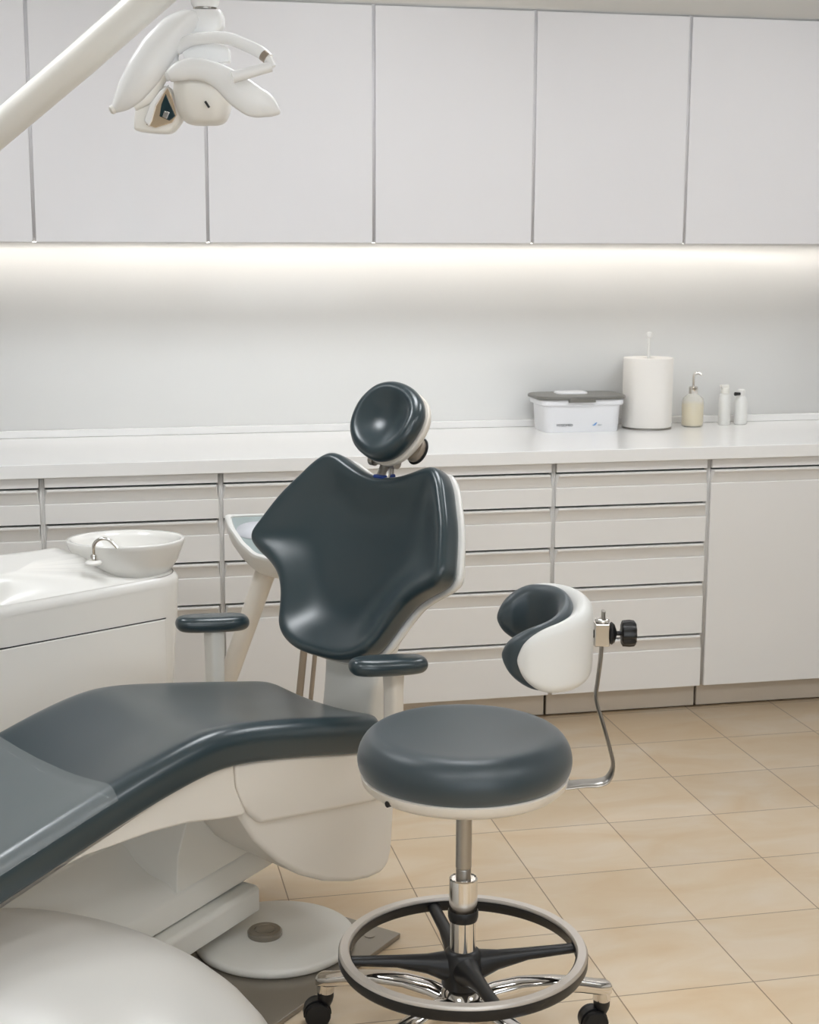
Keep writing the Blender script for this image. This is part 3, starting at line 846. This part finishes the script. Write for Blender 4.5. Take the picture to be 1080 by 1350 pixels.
# rounded front cover of the base
b = MB(); n = 64; rings = []
for k in range(11):
    a = pi / 2 * k / 10
    f = max(cos(a), 0.001) ** 0.7666; z = 0.2704 * sin(a) ** 0.9
    ring = []
    for j in range(n):
        q = 2 * pi * j / n; c_, s_ = cos(q), sin(q)
        x = 0.3336 * abs(c_) ** 0.9475 * (1 if c_ > 0 else -1); y = 0.5031 * abs(s_) ** 0.9475 * (1 if s_ > 0 else -1)
        ring.append(bp(0.665 + x * f, -0.0528 + y * f, z + 0.001))
    rings.append(ring)
b.loft(rings); bc_ = obj('base_cover', b, 'cover', ch, smooth=180)
b = MB(); b.lathe([(0.052, 0.180), (0.047, 0.217), (0.040, 0.226), (0.032, 0.225), (0.026, 0.218), (0.005, 0.216)], n=48)
o = obj('cover_boss', b, 'cover', bc_, smooth=60); o.location = bp(0.62, 0.20, 0)

# ------------------------------------------------------------------ cuspidor unit (left)
cu = thing('cuspidor_unit', 'white cuspidor unit with spittoon bowl and small chrome faucet at the left', 'cuspidor', CH, CA)
YB = -0.60
def sec_ring(x0, x1, y0, y1, z, r, n=6, zf=None):
    w, d = x1 - x0, y1 - y0; cx, cy = (x0 + x1) / 2, (y0 + y1) / 2
    out = []
    for x, y in rrect(w, d, r, n):
        X_, Y_ = cx + x, cy + y
        out.append((X_, Y_, z if zf is None else zf(X_, Y_)))
    return out
# body: rounded column, narrower foot, deck stepping down towards the chair
def deck(x, y):
    # high towards the wall side (y small) and towards the feet, lower under the bowl
    t = min(1, max(0, (y - (YB - 0.050)) / 0.048)); t = t * t * (3 - 2 * t)
    q = min(1, max(0, (x - 0.015) / 0.095)); q = q * q * (3 - 2 * q)
    return 0.652 + 0.060 * q * (1 - t)
b = MB()
rings = [sec_ring(-0.04, 0.44, YB - 0.30, YB - 0.02, 0.034, 0.05), sec_ring(-0.08, 0.46, YB - 0.33, YB - 0.012, 0.20, 0.07), sec_ring(-0.115, 0.47, YB - 0.36, YB - 0.004, 0.40, 0.09),
         sec_ring(-0.132, 0.48, YB - 0.37, YB, 0.56, 0.10), sec_ring(-0.136, 0.48, YB - 0.37, YB, 0.632, 0.10)]
b.loft(rings)
bd = obj('body', b, 'plastic', cu, smooth=60)
b = MB(); rings = []
base = sec_ring(-0.136, 0.48, YB - 0.37, YB, 0, 0.10, 8)
for f, dz in ((0.0, -1), (0.0, 0.0), (0.008, 0.010), (0.022, 0.016)):
    ring = []
    for x, y, _ in base:
        cx, cy = 0.17, YB - 0.185
        X_ = x + (cx - x) * f * 2; Y_ = y + (cy - y) * f * 2
        ring.append((X_, Y_, 0.631 if dz == -1 else deck(X_, Y_) - 0.012 + dz))
    rings.append(ring)
for f in (0.035, 0.06, 0.08, 0.105, 0.13, 0.15, 0.18, 0.22, 0.3, 0.38, 0.46, 0.54, 0.62, 0.7, 0.8, 0.9):
    rings.append([(x + (0.17 - x) * f, y + (YB - 0.185 - y) * f, deck(x + (0.17 - x) * f, y + (YB - 0.185 - y) * f) + 0.004) for x, y, _ in base])
b.loft_pole(rings, None, (0.17, YB - 0.185, deck(0.17, YB - 0.185) + 0.004))
obj('deck', b, 'plastic', cu, smooth=60)
# recessed service panel on the side facing the chair
b = MB(); b.prism([(0.42, 0.30), (-0.045, 0.30), (-0.045, 0.552), (0.42, 0.560)], YB - 0.006, YB + 0.0025, 'y')
obj('side_panel', b, 'plastic', cu, bevel=0.002, seg=2)
b = MB(); b.prism([(0.42, 0.5615), (-0.047, 0.5535), (-0.047, 0.5555), (0.42, 0.564)], YB - 0.006, YB + 0.0012, 'y')
obj('panel_seam', b, 'black', cu, smooth=None)
b = MB(); b.box(0.15, 0.43, YB - 0.28, YB - 0.005, 0.0, 0.035); obj('foot', b, 'plastic_grey', cu, bevel=0.006)
# bowl
BC = Vector((-0.030, YB - 0.135, -0.006)); n = 72
def bring(r, z, dx=0.0): return [(BC.x + dx + r * 1.06 * cos(2 * pi * k / n), BC.y + r * sin(2 * pi * k / n), z + BC.z + 0.006 * cos(2 * pi * k / n - 0.6)) for k in range(n)]
b = MB()
b.loft_pole([bring(0.075, 0.640), bring(0.100, 0.655), bring(0.122, 0.690), bring(0.136, 0.728), bring(0.1385, 0.738), bring(0.137, 0.7425), bring(0.128, 0.741), bring(0.122, 0.728), bring(0.108, 0.695), bring(0.08, 0.670), bring(0.04, 0.662)],
            (BC.x, BC.y, 0.645), (BC.x, BC.y, 0.660))
bw = obj('bowl', b, 'ceramic', cu, smooth=180)
# faucet
fb = Vector((0.124, YB - 0.042, 0.028))
b = MB(); b.lathe([(0.020, 0.680), (0.020, 0.684), (0.016, 0.688), (0.012, 0.689)], c=(fb.x, fb.y, fb.z), n=28)
fc = obj('faucet_base', b, 'plastic', cu)
b = MB(); b.lathe([(0.0080, 0.686), (0.0080, 0.699), (0.006, 0.703)], c=(fb.x, fb.y, fb.z), n=20)
g = Vector((-0.72, -0.69, 0)).normalized()
pts = [fb + Vector((0, 0, 0.70)), fb + Vector((0, 0, 0.716))]
dirv = Vector((-0.70, 0.55, 0)).normalized()
for k in range(13):
    a = pi - R(150) * k / 12
    pts.append(fb + dirv * (0.024 + 0.024 * cos(a)) + Vector((0, 0, 0.718 + 0.022 * sin(a))))
pts.append(pts[-1] + dirv * 0.010 + Vector((0, 0, -0.012)))
b.tube(pts, 0.0042, n=14)
obj('faucet', b, 'chrome', cu, smooth=60)

# ------------------------------------------------------------------ instrument tray on its arm
DT = 3.75
tr = thing('instrument_tray', 'white instrument tray with glass panel on a slanted pole behind the backrest', 'tray', lg(-0.36, DT, 0), -YAW)
tilt = R(28)
def tmap(x, y, z):
    # tray frame tilted towards the room
    return Vector((x, y * cos(tilt) - z * sin(tilt), 0.722 + y * sin(tilt) + z * cos(tilt)))
tro = [(-0.118, 0.075), (-0.100, 0.02), (-0.065, -0.045), (-0.03, -0.090), (0.03, -0.115), (0.12, -0.110), (0.20, -0.06), (0.22, 0.03), (0.21, 0.080), (0.05, 0.083)]
def poly_round(poly, r=0.012, n=4):
    out = []
    N = len(poly)
    for i in range(N):
        p0, p1, p2 = Vector(poly[i - 1]), Vector(poly[i]), Vector(poly[(i + 1) % N])
        a = (p0 - p1).normalized(); c = (p2 - p1).normalized()
        for k in range(n + 1):
            t = k / n; q0 = p1 + a * r * (1 - t); q1 = p1 + c * r * t
            out.append((q0 * (1 - t) + q1 * t) if True else p1)
    return out
tp = poly_round(tro)
cenx, ceny = 0.05, 0.0
def tring(f, z): return [tmap(cenx + (p.x - cenx) * f, ceny + (p.y - ceny) * f, z) for p in tp]
b = MB(); b.loft([tring(0.60, -0.070), tring(0.84, -0.062), tring(0.97, -0.040), tring(1.0, 0.0), tring(1.0, 0.006), tring(0.975, 0.010), tring(0.90, 0.010), tring(0.885, 0.004)])
tsh = obj('tray_shell', b, 'plastic_pure', tr, smooth=50)
b = MB(); b.loft([tring(0.88, 0.0042), tring(0.88, 0.0062)]); obj('glass_panel', b, 'screen', tr, smooth=None)
b = MB(); b.loft([[tmap(-0.03 + 0.05 * cos(2 * pi * k / 32), 0.012 + 0.035 * sin(2 * pi * k / 32), z) for k in range(32)] for z in (0.0064, 0.0085)])
obj('silicone_mat', b, 'silicone', tr, smooth=None)
b = MB(); b.tube([(0.08, 0.02, 0.72), (0.0, 0.02, 0.645), (-0.05, 0.02, 0.505), (-0.108, 0.02, 0.345), (-0.20, 0.02, 0.085), (-0.215, 0.02, 0.02)], [0.026, 0.0275, 0.0255, 0.0245, 0.0245, 0.0245], n=28)
obj('support_pole', b, 'plastic_warm', tr, smooth=60)
b = MB(); b.lathe([(0.10, 0.001), (0.10, 0.02), (0.08, 0.03), (0.03, 0.034)], c=(-0.215, 0.02, 0), n=40); obj('pole_base', b, 'plastic_grey', tr)
b = MB(); b.tube([(0.10, -0.03, 0.72), (0.100, -0.03, 0.55), (0.092, -0.03, 0.43), (0.078, -0.03, 0.30), (0.05, -0.03, 0.10), (-0.02, -0.01, 0.03), (-0.10, 0.0, 0.022)], 0.0095, n=14)
o = obj('hose', b, 'rod', tr, smooth=60); o['label'] = 'thick grey brown hose'
b = MB(); b.tube([(0.135, -0.03, 0.72), (0.130, -0.03, 0.55), (0.121, -0.03, 0.43), (0.108, -0.03, 0.30), (0.08, -0.03, 0.10), (0.0, -0.02, 0.03), (-0.10, 0.01, 0.022)], 0.006, n=14)
o = obj('hose', b, 'rod', tr, smooth=60); o['label'] = 'thin grey brown hose'

# ------------------------------------------------------------------ operating light
DL = 2.90
ol = thing('operating_light', 'white dental operating light on a slanted tube arm hanging at the upper left', 'dental lamp', lg(0, DL, 0), -YAW)
def A(px): return -0.3838 + 0.00142 * (px - 268)
def Zp(py): return 1.892 - 0.001360 * py
def pt_(px, py, d=0.0): return (A(px), d, Zp(py))
def slab(poly, d0, d1, bend=None, name='', m='', parent=None, bevel=0.003, smooth=40, rounded=0.0):
    q = [(A(x), Zp(y)) for x, y in poly]
    if rounded: q = [(p.x, p.y) for p in poly_round(q, rounded, 4)]
    rings = []
    f = bend if bend else (lambda a, z: 0.0)
    r0 = [(a, d0 + f(a, z), z) for a, z in q]; r1 = [(a, d1 + f(a, z), z) for a, z in q]
    b = MB(); b.loft([r0, r1]); return obj(name, b, m, parent, smooth=smooth, bevel=bevel)
# arm tube (continues out of the picture on both sides, to its post)
b = MB(); b.tube([pt_(-420, 458, 0.29), pt_(90, 72, 0.10), pt_(200, -12, 0.05), pt_(250, -50, 0.03)], [0.029, 0.0325, 0.0325, 0.032], n=36)
obj('arm_tube', b, 'lamp_ivory', ol, smooth=60)
px0 = pt_(-420, 458, 0.29)
b = MB(); b.tube([(px0[0], px0[1], 0.03), (px0[0], px0[1], px0[2] + 0.06)], 0.035, n=32); b.lathe([(0.16, 0.0), (0.16, 0.02), (0.10, 0.035), (0.04, 0.04)], c=(px0[0], px0[1], 0), n=40)
obj('post', b, 'lamp_ivory', ol, smooth=50)
b = MB(); b.lathe([(0.028, Zp(-14)), (0.034, Zp(-22)), (0.034, Zp(-60)), (0.02, Zp(-68))], c=(A(266), 0.03, 0), n=32)
b.lathe([(0.022, Zp(8)), (0.026, Zp(2)), (0.028, Zp(-14))], c=(A(269), 0.02, 0), n=32)
obj('swivel_joint', b, 'lamp_white', ol, smooth=50)
b = MB(); b.lathe([(0.0225, Zp(11)), (0.0225, Zp(8))], c=(A(269), 0.02, 0), n=32); obj('joint_ring', b, 'chrome', ol)
# elbow piece under the joint
b = MB()
rings = []
for px, py, hw, hd in ((270, 12, 20, 0.024), (271, 20, 22, 0.028), (271, 32, 22, 0.028), (268, 40, 20, 0.024), (264, 43, 14, 0.018)):
    rings.append([(A(px) + x, 0.02 + y, Zp(py)) for x, y in rrect(2 * hw * 0.00142, 2 * hd, 0.012, 5)])
b.loft(rings); obj('elbow', b, 'lamp_white', ol, smooth=60)
# curved neck from the elbow down to the head
b = MB(); b.tube(catmull([pt_(264, 28, 0.02), pt_(240, 38, 0.02), pt_(226, 56, 0.0), pt_(222, 80, -0.01), pt_(232, 100, -0.01)], 24, closed=False), [0.020] * 24, n=18)
obj('neck', b, 'lamp_white', ol, smooth=60)
hd_ = thing('x', '', '')
bpy.data.objects.remove(hd_)
# left reflector wing
def lw(a, z): return -0.9 * (a - A(200)) ** 2 * 4 + 0.25 * (z - Zp(80))
def strip(path, name, m, parent, bulge, thick=0.007, d=0.0, steps=40, sec=14, tilt=0.0):
    """curved sheet with real thickness: path of (px, py, half width, depth), section bulging to the front"""
    P = catmull([(A(x), Zp(y), dd) for x, y, w_, dd in path], steps, closed=False)
    Wd = catmull([(w_, 0, 0) for x, y, w_, dd in path], steps, closed=False)
    # widths resampled by parameter of the path
    cum = [0]
    for i in range(1, len(path)): cum.append(cum[-1] + sqrt((path[i][0] - path[i - 1][0]) ** 2 + (path[i][1] - path[i - 1][1]) ** 2))
    rings = []
    for i, p in enumerate(P):
        t = (P[min(i + 1, steps - 1)] - P[max(i - 1, 0)]); t = Vector((t.x, t.y)).normalized(); nn = Vector((-t.y, t.x))
        sx = cum[-1] * i / (steps - 1)
        w_ = lerp_tab([(c, q[2]) for c, q in zip(cum, path)], sx) * 0.00142
        front, back = [], []
        for k in range(sec + 1):
            u = -1 + 2 * k / sec
            dep = p.z - bulge * (1 - u * u) * min(1, w_ / 0.02) + tilt * u * w_
            th = thick * (0.25 + 0.75 * sqrt(max(0, 1 - u ** 6)))
            front.append((p.x + nn.x * u * w_, dep - th / 2, p.y + nn.y * u * w_))
            back.append((p.x + nn.x * u * w_ * 0.99, dep + th / 2, p.y + nn.y * u * w_ * 0.99))
        rings.append(front + back[::-1])
    b = MB(); b.loft(rings); return obj(name, b, m, parent, smooth=70)
lr = strip([(262, 22, 8, 0.0), (250, 27, 14, -0.01), (232, 42, 20, -0.02), (212, 68, 23, -0.03), (194, 96, 23, -0.035), (176, 120, 19, -0.03), (162, 135, 13, -0.02), (149, 145, 5, -0.01)], 'left_reflector', 'lamp_white', ol, 0.012, thick=0.006)
b = MB(); b.tube([pt_(151, 143, -0.012), pt_(147, 146, -0.014), pt_(145, 147, -0.014)], [0.008, 0.0085, 0.005], n=16); obj('reflector_tip', b, 'plastic_grey', lr)
b = MB(); b.tube([pt_(176, 140, -0.01), pt_(196, 128, -0.01), pt_(208, 104, -0.01), pt_(222, 76, -0.01), pt_(240, 52, 0.0)], [0.010, 0.014, 0.016, 0.014, 0.012], n=16); obj('reflector_spine', b, 'lamp_ivory', lr, smooth=60)
# lower left mirror frame
mf = slab([(178, 132), (176, 150), (174, 172), (196, 175), (221, 176), (230, 168), (238, 156), (232, 132), (222, 112), (205, 116), (192, 128)], -0.01, 0.035, None, 'mirror_frame', 'lamp_ivory', ol, 0.006, rounded=0.008)
slab([(220, 115), (226, 126), (232, 152), (226, 162), (204, 169), (192, 165), (200, 146), (209, 128)], -0.016, -0.0105, None, 'mirror', 'peach', mf, 0.001)
slab([(219, 124), (231, 154), (223, 160), (210, 154), (213, 138)], -0.020, -0.0165, None, 'dark_glass', 'teal_glass', mf, 0.001)
slab([(217, 147), (224, 149), (220, 158), (214, 155)], -0.023, -0.0205, None, 'bulb_holder', 'chrome', mf, 0.001)
slab([(224, 112), (212, 120), (198, 138), (190, 160), (196, 168), (200, 160), (206, 140), (216, 124)], -0.022, -0.012, None, 'mirror_edge', 'lamp_white', mf, 0.003)
# central housing
b = MB(); rings = []
for py, cx, hw, hd, d in ((84, 262, 22, 0.030, 0.0), (94, 264, 32, 0.045, 0.0), (110, 266, 38, 0.055, 0.0), (130, 266, 37, 0.055, 0.0), (148, 267, 34, 0.048, 0.0), (160, 268, 28, 0.038, 0.0), (166, 268, 19, 0.025, 0.0)):
    rings.append([(A(cx) + x, d + y, Zp(py)) for x, y in rrect(2 * hw * 0.00142, 2 * hd, min(hw * 0.00142, hd) * 0.75, 7)])
b.loft(rings); hs_ = obj('head_housing', b, 'lamp_ivory', ol, smooth=70, sub=1)
# recessed lens on the front of the housing
b = MB(); b.tube([(A(274), -0.0590, Zp(137)), (A(279), -0.0600, Zp(145))], 0.0022, n=12); obj('lens_clip', b, 'black', hs_)
# right reflector wing: a band arching over the housing and dropping to the right
def rw(a, z): return 0.35 * (a - A(270)) * (a - A(270)) * 3
strip([(227, 105, 7, -0.055), (240, 99, 12, -0.06), (258, 95, 14, -0.062), (278, 98, 14, -0.065), (298, 108, 16, -0.07), (318, 124, 20, -0.075), (336, 137, 20, -0.075), (350, 142, 17, -0.07), (362, 148, 10, -0.065), (370, 152, 2, -0.06)], 'right_reflector', 'lamp_white', ol, 0.007, thick=0.006)
b = MB(); rings = []
for px, y0, y1 in ((228, 97, 112), (246, 84, 109), (262, 81, 108), (280, 83, 111), (296, 89, 122)):
    rings.append([(A(px), -0.060, Zp(y0)), (A(px), 0.055, Zp(y0 + 1)), (A(px), 0.055, Zp(y1 - 8)), (A(px), -0.060, Zp(y1 - 4))])
b.loft(rings); obj('head_canopy', b, 'lamp_white', ol, smooth=50, bevel=0.003)
# grab handle
b = MB(); pp = catmull([pt_(236, 66, -0.02), pt_(252, 56, -0.03), pt_(276, 53, -0.04), (A(304)), ][:3] + [pt_(304, 55, -0.055), pt_(330, 66, -0.075), pt_(348, 76, -0.09), pt_(359, 86, -0.10)], 40, closed=False)
b.tube(pp, [0.0085] * 40, n=16, flat=(1.0, 1.3))
gh = obj('handle', b, 'lamp_white', ol, smooth=60)
b = MB(); b.tube([pt_(362, 95, -0.102), pt_(314, 110, -0.115)], [0.0085, 0.0095], n=18, flat=(1, 1.1)); b.tube([pt_(358, 84, -0.10), pt_(364, 96, -0.102)], 0.007, n=14)
obj('grip', b, 'lamp_white', gh, smooth=60)
b = MB(); b.tube([pt_(352, 80, -0.096), pt_(358, 85, -0.10)], 0.0105, n=16); obj('grip_button', b, 'rod', gh, smooth=60)
slab([(240, 60), (262, 57), (290, 58), (302, 64), (303, 82), (284, 84), (262, 79), (246, 84)], -0.025, 0.01, None, 'mounting_block', 'lamp_white', ol, 0.006, rounded=0.004)

# ------------------------------------------------------------------ ceiling lights
def ceiling_light(x, y, lab_):
    t = thing('ceiling_light', lab_, 'ceiling light', (x, y, CZ), 0, 'square ceiling panel lights')
    b = MB()
    for (a0, a1, c0, c1) in ((-0.31, 0.31, -0.31, -0.295), (-0.31, 0.31, 0.295, 0.31), (-0.31, -0.295, -0.295, 0.295), (0.295, 0.31, -0.295, 0.295)):
        b.box(a0, a1, c0, c1, -0.014, 0)
    obj('frame', b, 'plastic_pure', t, smooth=None)
    b = MB(); b.box(-0.295, 0.295, -0.295, 0.295, -0.010, -0.001)
    obj('diffuser', b, 'panel_light', t, smooth=None)
    return t
for i, (x, y) in enumerate([(-0.6, 3.35), (0.9, 3.35), (2.4, 3.35), (-0.6, 0.7), (0.9, 0.7), (2.4, 0.7)]):
    ceiling_light(x, y, 'square white LED panel light recessed in the ceiling')

# added area lamp: soft daylight fill at the invented window behind the camera
ld = bpy.data.lights.new('added_window_fill', 'AREA'); ld.shape = 'RECTANGLE'; ld.size = WX1 - WX0; ld.size_y = WZ1 - WZ0
ld.energy = 22; ld.color = (0.86, 0.93, 1.0)
lo_ = bpy.data.objects.new('added_window_fill', ld); COL.objects.link(lo_)
lo_.location = ((WX0 + WX1) / 2, YF - 0.12, (WZ0 + WZ1) / 2); lo_.rotation_euler = (R(90), 0, 0)

w = bpy.data.worlds.new('world'); scene.world = w; w.use_nodes = True
w.node_tree.nodes['Background'].inputs['Color'].default_value = (0.85, 0.92, 1.0, 1)
w.node_tree.nodes['Background'].inputs['Strength'].default_value = 1.0

# ------------------------------------------------------------------ camera
FPX = 1986.57; PIT = 0.1756; ROL = 0.0027
cd = bpy.data.cameras.new('camera'); cam = bpy.data.objects.new('camera', cd); COL.objects.link(cam)
cd.sensor_fit = 'HORIZONTAL'; cd.sensor_width = 36.0; cd.lens = FPX / 1080 * 36.0
cd.clip_start = 0.05; cd.clip_end = 50
fw = Vector((sin(YAW) * cos(PIT), cos(YAW) * cos(PIT), -sin(PIT)))
r_ = Vector((cos(YAW), -sin(YAW), 0)); u_ = r_.cross(fw)
r2 = r_ * cos(ROL) + u_ * sin(ROL); u2 = -r_ * sin(ROL) + u_ * cos(ROL)
mm = Matrix((r2, u2, -fw)).transposed().to_4x4(); mm.translation = Vector((0, 0, 1.4491))
cam.matrix_world = mm
cd.dof.use_dof = True; cd.dof.focus_distance = 3.15; cd.dof.aperture_fstop = 13.0
scene.camera = cam

scene.view_settings.view_transform = 'Standard'
scene.view_settings.look = 'None'
scene.view_settings.exposure = 0.25
scene.view_settings.gamma = 1.0
scene.view_settings.use_curve_mapping = False
